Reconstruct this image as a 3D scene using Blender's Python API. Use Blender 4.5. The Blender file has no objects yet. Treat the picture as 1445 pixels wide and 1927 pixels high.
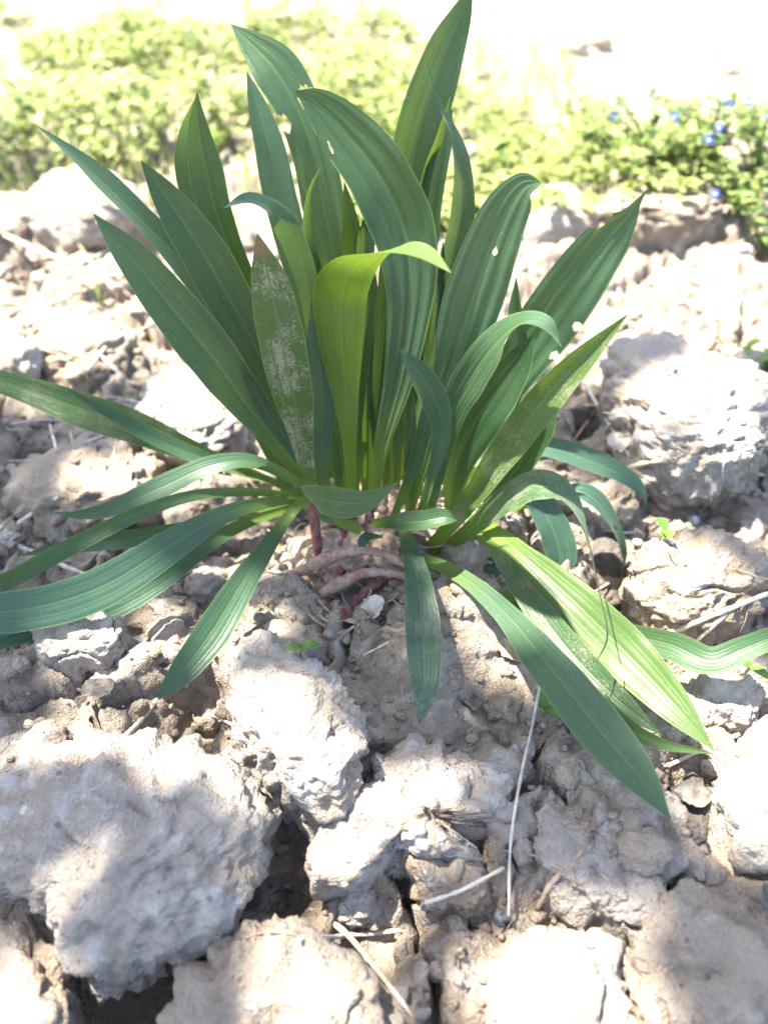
import bpy, bmesh, math, random
import numpy as np
from mathutils import Vector, Matrix
from mathutils.bvhtree import BVHTree

random.seed(7)
rng = np.random.default_rng(11)
scene = bpy.context.scene
col = scene.collection

# ------------------------------------------------------------------ camera
PITCH = math.radians(40.0)
CAM = Vector((0.0, -0.345, 0.289))
FPX, CX, CY = 1447.0, 722.5, 963.5          # focal length and centre in photo pixels
FWD = Vector((0, math.cos(PITCH), -math.sin(PITCH)))
UPV = Vector((0, math.sin(PITCH), math.cos(PITCH)))
RGT = Vector((1, 0, 0))
cd = bpy.data.cameras.new('camera')
cam = bpy.data.objects.new('camera', cd); col.objects.link(cam)
cam.location = CAM
cam.rotation_euler = (math.radians(90) - PITCH, 0, 0)
cd.sensor_fit = 'VERTICAL'; cd.sensor_height = 36; cd.sensor_width = 27
cd.lens = 36 * FPX / 1927
cd.clip_start = 0.01; cd.clip_end = 500
cd.dof.use_dof = True; cd.dof.focus_distance = 0.33; cd.dof.aperture_fstop = 6.5
scene.camera = cam
scene.cycles.max_bounces = 6; scene.cycles.diffuse_bounces = 3; scene.cycles.glossy_bounces = 2; scene.cycles.transmission_bounces = 4

# ------------------------------------------------------------------ light
SUN_EL = math.radians(66); SUN_AZ = math.radians(-66)       # from back left, azimuth from +Y towards +X
S = Vector((math.sin(SUN_AZ) * math.cos(SUN_EL), math.cos(SUN_AZ) * math.cos(SUN_EL), math.sin(SUN_EL)))
w = bpy.data.worlds.new('World'); scene.world = w; w.use_nodes = True
wn = w.node_tree.nodes; wl = w.node_tree.links
sky = wn.new('ShaderNodeTexSky'); sky.sky_type = 'NISHITA'; sky.sun_disc = False
sky.sun_elevation = SUN_EL; sky.sun_rotation = SUN_AZ
sky.dust_density = 2.0
bg = wn['Background']; bg.inputs['Strength'].default_value = 0.085
wl.new(sky.outputs[0], bg.inputs[0])
sl = bpy.data.lights.new('sun', 'SUN'); sl.energy = 3.6; sl.angle = math.radians(0.9); sl.color = (1.0, 0.95, 0.86)
so = bpy.data.objects.new('sun', sl); col.objects.link(so)
so.rotation_euler = S.to_track_quat('Z', 'Y').to_euler()
scene.view_settings.view_transform = 'Standard'; scene.view_settings.look = 'None'
scene.view_settings.exposure = 3.2; scene.view_settings.gamma = 1
scene.view_settings.use_curve_mapping = False
scene.view_settings.use_white_balance = True; scene.view_settings.white_balance_temperature = 7000; scene.view_settings.white_balance_tint = 10

# ------------------------------------------------------------------ helpers
def ray(px, py):
    return FWD + RGT * ((px - CX) / FPX) + UPV * ((CY - py) / FPX)
def at_y(px, py, Y):
    r = ray(px, py); t = (Y - CAM.y) / r.y
    return CAM + r * t
def at_z(px, py, z):
    r = ray(px, py); t = (z - CAM.z) / r.z
    return CAM + r * t
def depth(p): return (p - CAM).dot(FWD)
def pt(px, py, d):
    return at_z(px, py, float(d[1:])) if isinstance(d, str) else at_y(px, py, d)

def mesh_np(name, v, f, smooth=True, uv=None):
    v = np.asarray(v, dtype=np.float32); f = np.asarray(f, dtype=np.int32)
    me = bpy.data.meshes.new(name); n = f.shape[1]
    me.vertices.add(len(v)); me.vertices.foreach_set('co', v.ravel())
    me.loops.add(f.size); me.loops.foreach_set('vertex_index', f.ravel())
    me.polygons.add(len(f)); me.polygons.foreach_set('loop_start', np.arange(0, f.size, n, dtype=np.int32))
    me.polygons.foreach_set('use_smooth', np.full(len(f), smooth, dtype=bool))
    if uv is not None:
        l = me.uv_layers.new(name='UVMap'); l.data.foreach_set('uv', np.asarray(uv, np.float32)[f.ravel()].ravel())
    me.update(calc_edges=True); me.validate()
    return me
def obj(name, me, mat=None, parent=None):
    o = bpy.data.objects.new(name, me); col.objects.link(o)
    if mat and me and not me.materials: me.materials.append(mat)
    if parent: o.parent = parent; o.matrix_parent_inverse = parent.matrix_world.inverted()
    return o
def tag(o, label=None, cat=None, group=None, kind=None):
    if label: o['label'] = label
    if cat: o['category'] = cat
    if group: o['group'] = group
    if kind: o['kind'] = kind
    return o
def empty(name, loc):
    o = bpy.data.objects.new(name, None); col.objects.link(o); o.location = loc
    o.empty_display_size = 0.01
    o.matrix_world = Matrix.Translation(loc)
    return o

# numpy gradient noise
def _h(ix, iy, iz):
    n = (ix.astype(np.uint32) * np.uint32(374761393) + iy.astype(np.uint32) * np.uint32(668265263) + iz.astype(np.uint32) * np.uint32(2246822519))
    n = (n ^ (n >> np.uint32(13))) * np.uint32(1274126177)
    return (n ^ (n >> np.uint32(16)))
def _r(ix, iy, iz): return _h(ix, iy, iz).astype(np.float64) / 4294967295.0
def noise2(x, y, seed=0):
    x0 = np.floor(x); y0 = np.floor(y); fx = x - x0; fy = y - y0
    ix = x0.astype(np.int64); iy = y0.astype(np.int64); s = np.full_like(ix, seed)
    u = fx * fx * fx * (fx * (fx * 6 - 15) + 10); v = fy * fy * fy * (fy * (fy * 6 - 15) + 10)
    def g(dx, dy):
        a = _r(ix + dx, iy + dy, s) * 6.2831853
        return np.cos(a) * (fx - dx) + np.sin(a) * (fy - dy)
    return 1.5 * ((g(0, 0) * (1 - u) + g(1, 0) * u) * (1 - v) + (g(0, 1) * (1 - u) + g(1, 1) * u) * v)
def noise3(p, seed=0):
    p0 = np.floor(p); f = p - p0; i = p0.astype(np.int64) + seed * 131
    u = f * f * f * (f * (f * 6 - 15) + 10)
    out = 0
    for dx in (0, 1):
        for dy in (0, 1):
            for dz in (0, 1):
                h = _h(i[:, 0] + dx, i[:, 1] + dy, i[:, 2] + dz)
                a = (h & np.uint32(0xffff)).astype(np.float64) / 65535 * 6.2831853
                zc = (h >> np.uint32(16)).astype(np.float64) / 65535 * 2 - 1
                r = np.sqrt(1 - zc * zc)
                d = r * np.cos(a) * (f[:, 0] - dx) + r * np.sin(a) * (f[:, 1] - dy) + zc * (f[:, 2] - dz)
                wgt = (u[:, 0] if dx else 1 - u[:, 0]) * (u[:, 1] if dy else 1 - u[:, 1]) * (u[:, 2] if dz else 1 - u[:, 2])
                out = out + d * wgt
    return out * 1.5
def voronoi2(x, y, seed=0):
    ix = np.floor(x).astype(np.int64); iy = np.floor(y).astype(np.int64); s = np.full_like(ix, seed)
    f1 = np.full(x.shape, 9.0); f2 = np.full(x.shape, 9.0); cr = np.zeros(x.shape)
    for dx in (-1, 0, 1):
        for dy in (-1, 0, 1):
            cx = ix + dx; cy = iy + dy
            qx = cx + 0.1 + 0.8 * _r(cx, cy, s); qy = cy + 0.1 + 0.8 * _r(cx, cy, s + 7)
            d = np.hypot(qx - x, qy - y); m = d < f1
            f2 = np.where(m, f1, np.minimum(f2, d)); cr = np.where(m, _r(cx, cy, s + 13), cr); f1 = np.where(m, d, f1)
    return f1, f2, cr
def sstep(a, b, x):
    t = np.clip((x - a) / (b - a), 0, 1); return t * t * (3 - 2 * t)

# ------------------------------------------------------------------ materials
def newmat(name):
    m = bpy.data.materials.new(name); m.use_nodes = True
    nt = m.node_tree; nt.nodes.clear(); return m, nt
class NT:
    def __init__(s, nt): s.nt = nt
    def n(s, t, **kw):
        x = s.nt.nodes.new(t)
        for k, v in kw.items():
            if k in x.bl_rna.properties.keys(): setattr(x, k, v)
            else: x.inputs[k.replace('_', ' ')].default_value = v
        return x
    def l(s, a, b): s.nt.links.new(a, b)
    def math(s, op, a, b=None, clamp=False):
        x = s.nt.nodes.new('ShaderNodeMath'); x.operation = op; x.use_clamp = clamp
        for i, q in enumerate((a, b)):
            if q is None: continue
            if hasattr(q, 'is_linked'): s.l(q, x.inputs[i])
            else: x.inputs[i].default_value = q
        return x.outputs[0]
    def mix(s, f, a, b):
        x = s.nt.nodes.new('ShaderNodeMix'); x.data_type = 'RGBA'
        for i, q in ((0, f), (6, a), (7, b)):
            if hasattr(q, 'is_linked'): s.l(q, x.inputs[i])
            else: x.inputs[i].default_value = (*q, 1) if isinstance(q, tuple) and len(q) == 3 else q
        return x.outputs[2]
    def ramp(s, f, a, b):
        x = s.nt.nodes.new('ShaderNodeMapRange'); x.interpolation_type = 'SMOOTHSTEP'
        s.l(f, x.inputs[0]); x.inputs[1].default_value = a; x.inputs[2].default_value = b
        return x.outputs[0]
    def noise(s, vec, scale, detail=5, rough=0.55):
        x = s.nt.nodes.new('ShaderNodeTexNoise'); x.inputs['Scale'].default_value = scale
        x.inputs['Detail'].default_value = detail; x.inputs['Roughness'].default_value = rough
        if vec is not None: s.l(vec, x.inputs['Vector'])
        return x.outputs['Fac']

def spr(k, vo, a, b):
    x = k.n('ShaderNodeSeparateColor'); k.l(vo.outputs['Color'], x.inputs[0])
    return k.math('SUBTRACT', k.math('MULTIPLY', k.math('POWER', x.outputs[0], 2.0), a), b)
def soil_material(name, base, crust, brown, dark, crust_amt=0.5):
    m, nt = newmat(name); k = NT(nt)
    pos = k.n('ShaderNodeNewGeometry').outputs['Position']
    big = k.noise(pos, 16, 3, 0.62); mid = k.noise(pos, 75, 5, 0.68); fine = k.noise(pos, 620, 3, 0.7)
    c = k.mix(k.ramp(big, 0.36, 0.62), base, brown)
    c = k.mix(k.ramp(k.math('ADD', k.math('MULTIPLY', mid, 0.65), k.math('MULTIPLY', big, 0.35)), 0.62 - 0.22 * crust_amt, 0.72 - 0.22 * crust_amt), c, crust)
    c = k.mix(k.math('MULTIPLY', k.ramp(fine, 0.36, 0.70), 0.30), k.mix(0.35, c, dark), c)
    vo = k.n('ShaderNodeTexVoronoi'); vo.inputs['Scale'].default_value = 240; k.l(pos, vo.inputs['Vector'])
    spk = k.math('MULTIPLY', k.math('LESS_THAN', vo.outputs['Distance'], spr(k, vo, .42, .14)), k.math('GREATER_THAN', mid, 0.47))
    c = k.mix(k.math('MULTIPLY', spk, 0.6), c, dark)
    vo2 = k.n('ShaderNodeTexVoronoi'); vo2.inputs['Scale'].default_value = 130; k.l(pos, vo2.inputs['Vector'])
    spk2 = k.math('MULTIPLY', k.math('LESS_THAN', vo2.outputs['Distance'], spr(k, vo2, .34, .12)), k.math('GREATER_THAN', big, 0.55))
    c = k.mix(k.math('MULTIPLY', spk2, 0.7), c, (0.62, 0.58, 0.54))
    p = k.n('ShaderNodeBsdfPrincipled'); p.inputs['Roughness'].default_value = 0.95
    p.inputs['Specular IOR Level'].default_value = 0.15
    k.l(c, p.inputs['Base Color'])
    hsum = k.math('ADD', k.math('MULTIPLY', mid, 1.1), k.math('MULTIPLY', fine, 0.5))
    hsum = k.math('SUBTRACT', hsum, k.math('MULTIPLY', spk, 0.12))
    b = k.n('ShaderNodeBump'); b.inputs['Strength'].default_value = 0.9; b.inputs['Distance'].default_value = 0.007
    k.l(hsum, b.inputs['Height']); k.l(b.outputs[0], p.inputs['Normal'])
    o = k.n('ShaderNodeOutputMaterial'); k.l(p.outputs[0], o.inputs[0])
    return m
M = {}
M['soil'] = soil_material('dry_clay_ground', (0.38, 0.325, 0.275), (0.46, 0.42, 0.375), (0.33, 0.265, 0.205), (0.10, 0.08, 0.065), 0.6)
M['clod'] = soil_material('pale_clay_clod', (0.42, 0.375, 0.33), (0.52, 0.495, 0.465), (0.39, 0.32, 0.255), (0.12, 0.10, 0.085), 0.65)
M['clod_tan'] = soil_material('tan_clay_clod', (0.40, 0.34, 0.28), (0.46, 0.415, 0.365), (0.35, 0.28, 0.215), (0.11, 0.08, 0.06), 0.5)
M['clod_dark'] = soil_material('dark_clay_clod', (0.16, 0.145, 0.135), (0.27, 0.25, 0.235), (0.12, 0.10, 0.09), (0.05, 0.045, 0.04), 0.3)

def leaf_material():
    m, nt = newmat('plantain_leaf'); k = NT(nt)
    uv = k.n('ShaderNodeUVMap').outputs[0]
    sp = k.n('ShaderNodeSeparateXYZ'); k.l(uv, sp.inputs[0]); U, V = sp.outputs[0], sp.outputs[1]
    oi = k.n('ShaderNodeObjectInfo'); sc = k.n('ShaderNodeSeparateColor'); k.l(oi.outputs['Color'], sc.inputs[0])
    YEL, DUST, BLUE = sc.outputs[0], sc.outputs[1], sc.outputs[2]
    pos = k.n('ShaderNodeTexCoord').outputs['Object']
    n1 = k.noise(pos, 40, 4); n2 = k.noise(pos, 350, 4); n3 = k.noise(pos, 1100, 3, 0.7)
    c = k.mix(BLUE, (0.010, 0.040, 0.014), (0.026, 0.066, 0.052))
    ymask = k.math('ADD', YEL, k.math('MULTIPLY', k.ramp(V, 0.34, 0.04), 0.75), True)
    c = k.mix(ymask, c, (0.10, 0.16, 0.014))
    c = k.mix(k.math('MULTIPLY', k.ramp(n1, 0.3, 0.7), 0.35), c, k.mix(0.5, c, (0.03, 0.09, 0.03)))
    # parallel veins: u in 0..1
    a = k.math('ABSOLUTE', k.math('SUBTRACT', k.math('FRACT', k.math('ADD', k.math('MULTIPLY', U, 4.0), 0.0)), 0.5))
    a = k.math('SUBTRACT', 0.5, a)
    vein = k.ramp(a, 0.22, 0.0)
    midr = k.ramp(k.math('ABSOLUTE', k.math('SUBTRACT', U, 0.5)), 0.05, 0.0)
    c = k.mix(k.math('MULTIPLY', vein, 0.10), c, (0.08, 0.15, 0.05))
    c = k.mix(k.math('MULTIPLY', midr, 0.26), c, (0.11, 0.18, 0.06))
    # fine pale dust flecks on every blade and heavy dust on some
    fl = k.math('MULTIPLY', k.ramp(n3, 0.68, 0.80), 0.4)
    grain = k.noise(pos, 900, 5, 0.8)
    patch = k.noise(pos, 60, 3, 0.6)
    heavy = k.math('MULTIPLY', k.math('MULTIPLY', k.ramp(k.math('ADD', k.math('MULTIPLY', grain, 0.55), k.math('MULTIPLY', patch, 0.45)), 0.49, 0.58), k.math('SUBTRACT', 0.9, k.math('MULTIPLY', vein, 0.7))), DUST)
    film = k.math('MULTIPLY', k.ramp(n1, 0.35, 0.75), 0.03)
    d = k.math('MAXIMUM', k.math('MAXIMUM', fl, heavy), film)
    c = k.mix(d, c, (0.27, 0.235, 0.185))
    vd = k.n('ShaderNodeTexVoronoi'); vd.inputs['Scale'].default_value = 800; k.l(pos, vd.inputs['Vector'])
    vs = k.n('ShaderNodeSeparateColor'); k.l(vd.outputs['Color'], vs.inputs[0])
    dot = k.math('LESS_THAN', vd.outputs['Distance'], k.math('SUBTRACT', k.math('MULTIPLY', vs.outputs[0], 0.62), 0.42))
    c = k.mix(k.math('MULTIPLY', dot, 0.5), c, (0.32, 0.31, 0.26))
    rim = k.ramp(k.math('ABSOLUTE', k.math('SUBTRACT', U, 0.5)), 0.472, 0.498)
    c = k.mix(k.math('MULTIPLY', rim, 0.55), c, (0.16, 0.24, 0.07))
    wither = k.math('MULTIPLY', k.math('GREATER_THAN', DUST, 0.9), k.ramp(V, 0.90, 0.97))
    c = k.mix(wither, c, (0.17, 0.085, 0.05))
    # brown spots
    sp2 = k.math('MULTIPLY', k.ramp(k.noise(pos, 130, 2), 0.76, 0.80), 0.8)
    c = k.mix(sp2, c, (0.09, 0.06, 0.02))
    p = k.n('ShaderNodeBsdfPrincipled'); k.l(c, p.inputs['Base Color'])
    k.l(k.math('ADD', 0.40, k.math('MULTIPLY', d, 0.5), True), p.inputs['Roughness'])
    p.inputs['Specular IOR Level'].default_value = 0.33
    p.inputs['Sheen Weight'].default_value = 0.06; p.inputs['Sheen Roughness'].default_value = 0.4
    h = k.math('ADD', k.math('MULTIPLY', vein, 0.35), k.math('ADD', k.math('MULTIPLY', n2, 0.35), k.math('MULTIPLY', d, 0.5)))
    b = k.n('ShaderNodeBump'); b.inputs['Strength'].default_value = 0.55; b.inputs['Distance'].default_value = 0.0006
    k.l(h, b.inputs['Height']); k.l(b.outputs[0], p.inputs['Normal'])
    t = k.n('ShaderNodeBsdfTranslucent')
    tc = k.mix(0.5, c, (0.22, 0.36, 0.02)); k.l(tc, t.inputs[0]); k.l(b.outputs[0], t.inputs[1])
    mx = k.n('ShaderNodeMixShader'); mx.inputs[0].default_value = 0.22
    k.l(p.outputs[0], mx.inputs[1]); k.l(t.outputs[0], mx.inputs[2])
    o = k.n('ShaderNodeOutputMaterial'); k.l(mx.outputs[0], o.inputs[0])
    return m
M['leaf'] = leaf_material()

def simple(name, c1, c2, scale=80, rough=0.7, trans=0.0, bump=0.0):
    m, nt = newmat(name); k = NT(nt)
    pos = k.n('ShaderNodeNewGeometry').outputs['Position']
    c = k.mix(k.ramp(k.noise(pos, scale, 4, 0.6), 0.35, 0.65), c1, c2)
    p = k.n('ShaderNodeBsdfPrincipled'); k.l(c, p.inputs['Base Color']); p.inputs['Roughness'].default_value = rough
    p.inputs['Specular IOR Level'].default_value = 0.3
    if bump:
        b = k.n('ShaderNodeBump'); b.inputs['Strength'].default_value = 0.8; b.inputs['Distance'].default_value = bump
        k.l(k.noise(pos, scale * 5, 4), b.inputs['Height']); k.l(b.outputs[0], p.inputs['Normal'])
    o = k.n('ShaderNodeOutputMaterial')
    if trans:
        t = k.n('ShaderNodeBsdfTranslucent'); k.l(c, t.inputs[0]); mx = k.n('ShaderNodeMixShader'); mx.inputs[0].default_value = trans
        k.l(p.outputs[0], mx.inputs[1]); k.l(t.outputs[0], mx.inputs[2]); k.l(mx.outputs[0], o.inputs[0])
    else: k.l(p.outputs[0], o.inputs[0])
    return m
M['straw'] = simple('dry_straw', (0.42, 0.36, 0.27), (0.55, 0.50, 0.42), 160, 0.7, 0, 0.0006)
M['straw_grey'] = simple('grey_dead_stem', (0.30, 0.27, 0.23), (0.46, 0.43, 0.39), 160, 0.8, 0, 0.0006)
M['litter'] = simple('dark_leaf_litter', (0.06, 0.055, 0.052), (0.15, 0.135, 0.12), 220, 0.9, 0, 0.0006)
M['twig'] = simple('brown_twig', (0.13, 0.085, 0.07), (0.24, 0.17, 0.14), 160, 0.8, 0, 0.0006)
M['root'] = simple('root_fibre', (0.20, 0.14, 0.095), (0.36, 0.28, 0.21), 200, 0.9, 0, 0.0005)
M['petiole_red'] = simple('red_petiole', (0.13, 0.025, 0.035), (0.20, 0.11, 0.09), 260, 0.6, 0, 0.0008)
M['petiole_pink'] = simple('pink_petiole', (0.19, 0.09, 0.08), (0.28, 0.21, 0.165), 260, 0.65, 0, 0.0008)
M['weed'] = simple('weed_leaf', (0.14, 0.20, 0.05), (0.28, 0.33, 0.12), 25, 0.6, 0.4)
M['weed_blue'] = simple('speedwell_leaf', (0.10, 0.17, 0.05), (0.18, 0.25, 0.07), 60, 0.6, 0.35)
M['sprout'] = simple('seedling_leaf', (0.07, 0.16, 0.025), (0.11, 0.21, 0.04), 100, 0.5, 0.35)
M['stalk'] = simple('weed_stalk', (0.17, 0.17, 0.06), (0.26, 0.22, 0.10), 100, 0.6, 0.1)
M['grass'] = simple('grass_blade', (0.15, 0.22, 0.05), (0.33, 0.34, 0.14), 30, 0.6, 0.35)
M['petal'] = simple('blue_petal', (0.010, 0.030, 0.26), (0.020, 0.060, 0.36), 300, 0.6, 0.3)
M['petal_eye'] = simple('white_petal_eye', (0.7, 0.72, 0.75), (0.8, 0.8, 0.8), 300, 0.6)
M['pebble'] = simple('dark_pebble', (0.05, 0.06, 0.07), (0.22, 0.23, 0.25), 700, 0.8, 0, 0.0008)
M['shell'] = simple('pale_shell', (0.45, 0.43, 0.40), (0.58, 0.56, 0.53), 300, 0.5)
M['bark'] = simple('tree_bark', (0.10, 0.075, 0.055), (0.22, 0.18, 0.14), 30, 0.9, 0, 0.004)
M['tree_leaf'] = simple('tree_leaf', (0.05, 0.11, 0.025), (0.09, 0.16, 0.04), 12, 0.5, 0.2)

# ------------------------------------------------------------------ ground
PITS = [(548, 1575, .022, .034), (290, 1850, .030, .036), (230, 1880, .025, .03), (790, 1590, .014, .022), (1115, 790, .020, .035), (1200, 830, .016, .03),
        (1240, 1690, .010, .02), (330, 1350, .024, .022), (690, 1750, .018, .018), (1160, 1090, .014, .025), (1330, 960, .02, .02), (905, 900, .02, .02),
        (380, 1300, .014, .016), (60, 1150, .03, .02), (500, 1700, .02, .022), (1290, 1490, .016, .02), (1120, 1380, .014, .014), (480, 940, .02, .016), (60, 870, .02, .02), (200, 800, .02, .018)]
PITW = [(at_z(px, py, 0.0), r, d) for px, py, r, d in PITS]
def ground_h(x, y, lod=None):
    """height of the cloddy field; lod = local grid spacing"""
    if lod is None: lod = np.zeros_like(x)
    def keep(size): return 1 - sstep(0.25, 0.6, lod / size)
    r = np.hypot(x, y - 0.1)
    wx = x + 0.010 * noise2(x * 22, y * 22, 3) + 0.0035 * noise2(x * 75, y * 75, 4)
    wy = y + 0.010 * noise2(x * 22, y * 22, 5) + 0.0035 * noise2(x * 75, y * 75, 6)
    h = 0.020 * noise2(x * 3.1, y * 3.1, 1) * sstep(0.15, 0.8, r) + 0.010 * noise2(x * 7, y * 7, 2)
    # broad rounded lumps with creases between them
    b1 = np.abs(noise2(wx * 13, wy * 13, 8)); b2 = np.abs(noise2(wx * 31, wy * 31, 9)); b3 = np.abs(noise2(wx * 78, wy * 78, 10))
    h += 0.026 * (b1 - 0.25) * keep(.075) + 0.012 * (b2 - 0.25) * keep(.03) + 0.0048 * (b3 - .25) * keep(.012)
    # plates split by drying cracks
    f1, f2, cr = voronoi2(wx / 0.072, wy / 0.072, 21)
    opn = sstep(-0.15, 0.35, noise2(x * 9, y * 9, 12))
    h += (0.016 * (cr - 0.5) - 0.020 * opn * (1 - sstep(0.0, 0.085, f2 - f1))) * keep(.05)
    f1, f2, cr = voronoi2(wx / 0.026 + 5, wy / 0.026, 22)
    opn = sstep(-0.05, 0.45, noise2(x * 17, y * 17, 13))
    h += (0.006 * (cr - 0.5) * opn - 0.006 * opn * (1 - sstep(0.0, 0.12, f2 - f1))) * keep(.02)
    h += (0.0016 * noise2(x * 190, y * 190, 14)) * keep(.005) + 0.0008 * noise2(x * 420, y * 420, 15) * keep(.0025)
    for p, rad, d in PITW:
        q = ((x - p.x) ** 2 + (y - p.y) ** 2) / (rad * rad)
        h -= d * np.exp(-q * q)
    h += 0.009 * (1 - sstep(-.14, -.06, y)) * sstep(-.8, -.5, y)
    # little mound under the plant, bank under the speedwell
    h += 0.010 * np.exp(-((x + 0.0) ** 2 + (y + 0.02) ** 2) / 0.008)
    h += 0.055 * np.exp(-(((x - 0.40) / 0.20) ** 2 + ((y - 0.50) / 0.15) ** 2))
    return h
def axis(lo, hi, step, lo_out, hi_out, g_lo, g_hi):
    a = list(np.arange(lo, hi, step))
    s = step; v = a[-1]
    while v < hi_out: s *= g_hi; v += s; a.append(v)
    s = step; v = lo; left = []
    while v > lo_out: s *= g_lo; v -= s; left.append(v)
    return np.array(left[::-1] + a)
gx = axis(-0.36, 0.36, 0.0015, -60, 60, 1.05, 1.05)
gy = axis(-0.30, 0.22, 0.0015, -20, 120, 1.10, 1.014)
GX, GY = np.meshgrid(gx, gy)
LX = np.gradient(gx); LY = np.gradient(gy)
LOD = np.maximum(*np.meshgrid(LX, LY))
GH = ground_h(GX.ravel(), GY.ravel(), LOD.ravel()).reshape(GX.shape)
ny, nx = GX.shape
idx = np.arange(nx * ny).reshape(ny, nx)
faces = np.stack([idx[:-1, :-1], idx[:-1, 1:], idx[1:, 1:], idx[1:, :-1]], -1).reshape(-1, 4)
# sideways crumple so that lumps overhang a little
CRX = 0.003 * noise2(GX.ravel() * 60, GH.ravel() * 160 + GY.ravel() * 60, 31) * (LOD.ravel() < .006)
CRY = 0.003 * noise2(GX.ravel() * 60 + 9, GH.ravel() * 160 + GY.ravel() * 60, 32) * (LOD.ravel() < .006)
ground = obj('ground', mesh_np('ground', np.stack([GX.ravel() + CRX, GY.ravel() + CRY, GH.ravel()], -1), faces), M['soil'])
tag(ground, 'bare cracked and cloddy dry clay soil of the field', 'soil', kind='structure')
def gz(x, y):
    i = min(max(np.searchsorted(gx, x) - 1, 0), nx - 2); j = min(max(np.searchsorted(gy, y) - 1, 0), ny - 2)
    u = (x - gx[i]) / (gx[i + 1] - gx[i]); v = (y - gy[j]) / (gy[j + 1] - gy[j])
    return float((GH[j, i] * (1 - u) + GH[j, i + 1] * u) * (1 - v) + (GH[j + 1, i] * (1 - u) + GH[j + 1, i + 1] * u) * v)

# ------------------------------------------------------------------ clods
_ico = {}
def ico(n):
    if n not in _ico:
        bm = bmesh.new(); bmesh.ops.create_icosphere(bm, subdivisions=n, radius=1)
        _ico[n] = (np.array([v.co[:] for v in bm.verts]), np.array([[v.index for v in f.verts] for f in bm.faces]))
        bm.free()
    return _ico[n]
SOLID = []      # BVHs for putting small things on what the camera sees
def shape_clod(v, size, rough, seed, pits=1.0):
    c = v.mean(0); d = v - c; ln = np.linalg.norm(d, axis=1, keepdims=True); d = d / np.maximum(ln, 1e-6)
    q = v + seed * 3.7
    n = (0.15 * noise3(q / (size * 0.7), 1) + 0.10 * np.abs(noise3(q / (size * 0.33), 2)) - 0.03)
    n = n * size
    n = n + rough * (0.0062 * (np.abs(noise3(q * 60, 3)) - .2) + 0.0030 * noise3(q * 150, 4) + 0.0017 * noise3(q * 380, 5) + 0.0007 * noise3(q * 800, 6))
    crk = np.abs(noise3(q * 34 + 4, 7)); n = n - pits * 0.0045 * (1 - sstep(0.0, 0.05, crk)) * sstep(0.0, 0.3, noise3(q * 20, 8))
    return v + d * n[:, None]
def clod(outline, zc, up, down, label, mat='clod', sub=5, ex=0.62, rough=1.0, group=None):
    zc -= .005; up *= .8
    P = [at_z(px, py, zc) for px, py in outline]
    c = sum(P, Vector()) / len(P)
    ang = np.array([math.atan2(p.y - c.y, p.x - c.x) for p in P]); rad = np.array([(p - c).length for p in P])
    o = np.argsort(ang); ang = ang[o]; rad = rad[o]
    D, F = ico(sub)
    th = np.arctan2(D[:, 1], D[:, 0]); cp = np.hypot(D[:, 0], D[:, 1]); sp = D[:, 2]
    r = np.interp(th, np.r_[ang[-1] - 2 * np.pi, ang, ang[0] + 2 * np.pi], np.r_[rad[-1], rad, rad[0]]) * 0.96
    cpe = cp ** ex; spe = np.sign(sp) * np.abs(sp) ** (ex + .12)
    v = np.stack([r * cpe * np.cos(th), r * cpe * np.sin(th), np.where(sp > 0, up, down) * spe], -1)
    v = shape_clod(v, min(rad.mean(), 0.05), rough, random.random() * 9)
    ob = obj('soil_clod', mesh_np('soil_clod', v, F), M[mat]); ob.location = c
    tag(ob, label, 'soil clod', group)
    SOLID.append(BVHTree.FromPolygons([Vector(a) + c for a in v.tolist()], F.tolist()))
    return ob
clod([(-90,1560),(-20,1470),(60,1425),(150,1400),(300,1402),(420,1425),(490,1470),(525,1560),(500,1640),(450,1690),(400,1760),(330,1795),(260,1820),(190,1850),(110,1790),(85,1740),(20,1690),(-60,1660)],
     .018, .020, .035, 'largest pale grey clay clod with pitted rounded top and a dark hollow under its edge', sub=6, ex=.5, rough=1.15)
clod([(440,1275),(480,1245),(540,1240),(620,1300),(688,1380),(688,1450),(650,1545),(590,1535),(520,1500),(465,1440),(442,1340)],
     .020, .022, .03, 'steep block of pale clay wedged beside the largest clod, below the red leaf bases', sub=6, ex=.45, rough=1.2)
clod([(575,1640),(620,1550),(700,1480),(740,1400),(830,1405),(900,1440),(960,1475),(958,1560),(900,1620),(850,1600),(800,1550),(740,1610),(640,1685),(585,1675)],
     .012, .012, .03, 'long knobbly pale clay clod with two rounded lobes over a crack', sub=6, ex=.5, rough=1.3)
clod([(1075,1490),(1110,1500),(1180,1560),(1295,1605),(1260,1650),(1180,1750),(1120,1722),(1040,1680),(1000,1600),(1010,1540)],
     .010, .010, .03, 'flat grey clay flake with a pointed corner, under the long drooping leaf tip', sub=6, ex=.42)
clod([(1345,1560),(1375,1450),(1420,1375),(1520,1380),(1560,1500),(1520,1660),(1380,1640)], .018, .022, .03, 'sunlit clay clod cut by the picture edge beside the small dark lumps', sub=5, ex=.5)
clod([(940,1810),(1000,1770),(1100,1755),(1160,1785),(1165,1880),(1210,1970),(1000,1990),(940,1930)], .010, .012, .03, 'bright sunlit flat clay clod in front of the grey flake', sub=5, ex=.5)
clod([(1190,1800),(1240,1700),(1330,1665),(1460,1680),(1560,1850),(1400,1990),(1230,1980),(1170,1850)], .010, .014, .03, 'broad tan clay clod with a smooth domed face and tiny white chips', mat='clod_tan', sub=6, ex=.5)
clod([(310,1910),(380,1810),(480,1750),(600,1770),(690,1840),(720,1970),(500,2010),(310,2000)], .008, .014, .03, 'tan crumbly clay clod in front of the thin curled root', mat='clod_tan', sub=6, ex=.5)
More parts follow.
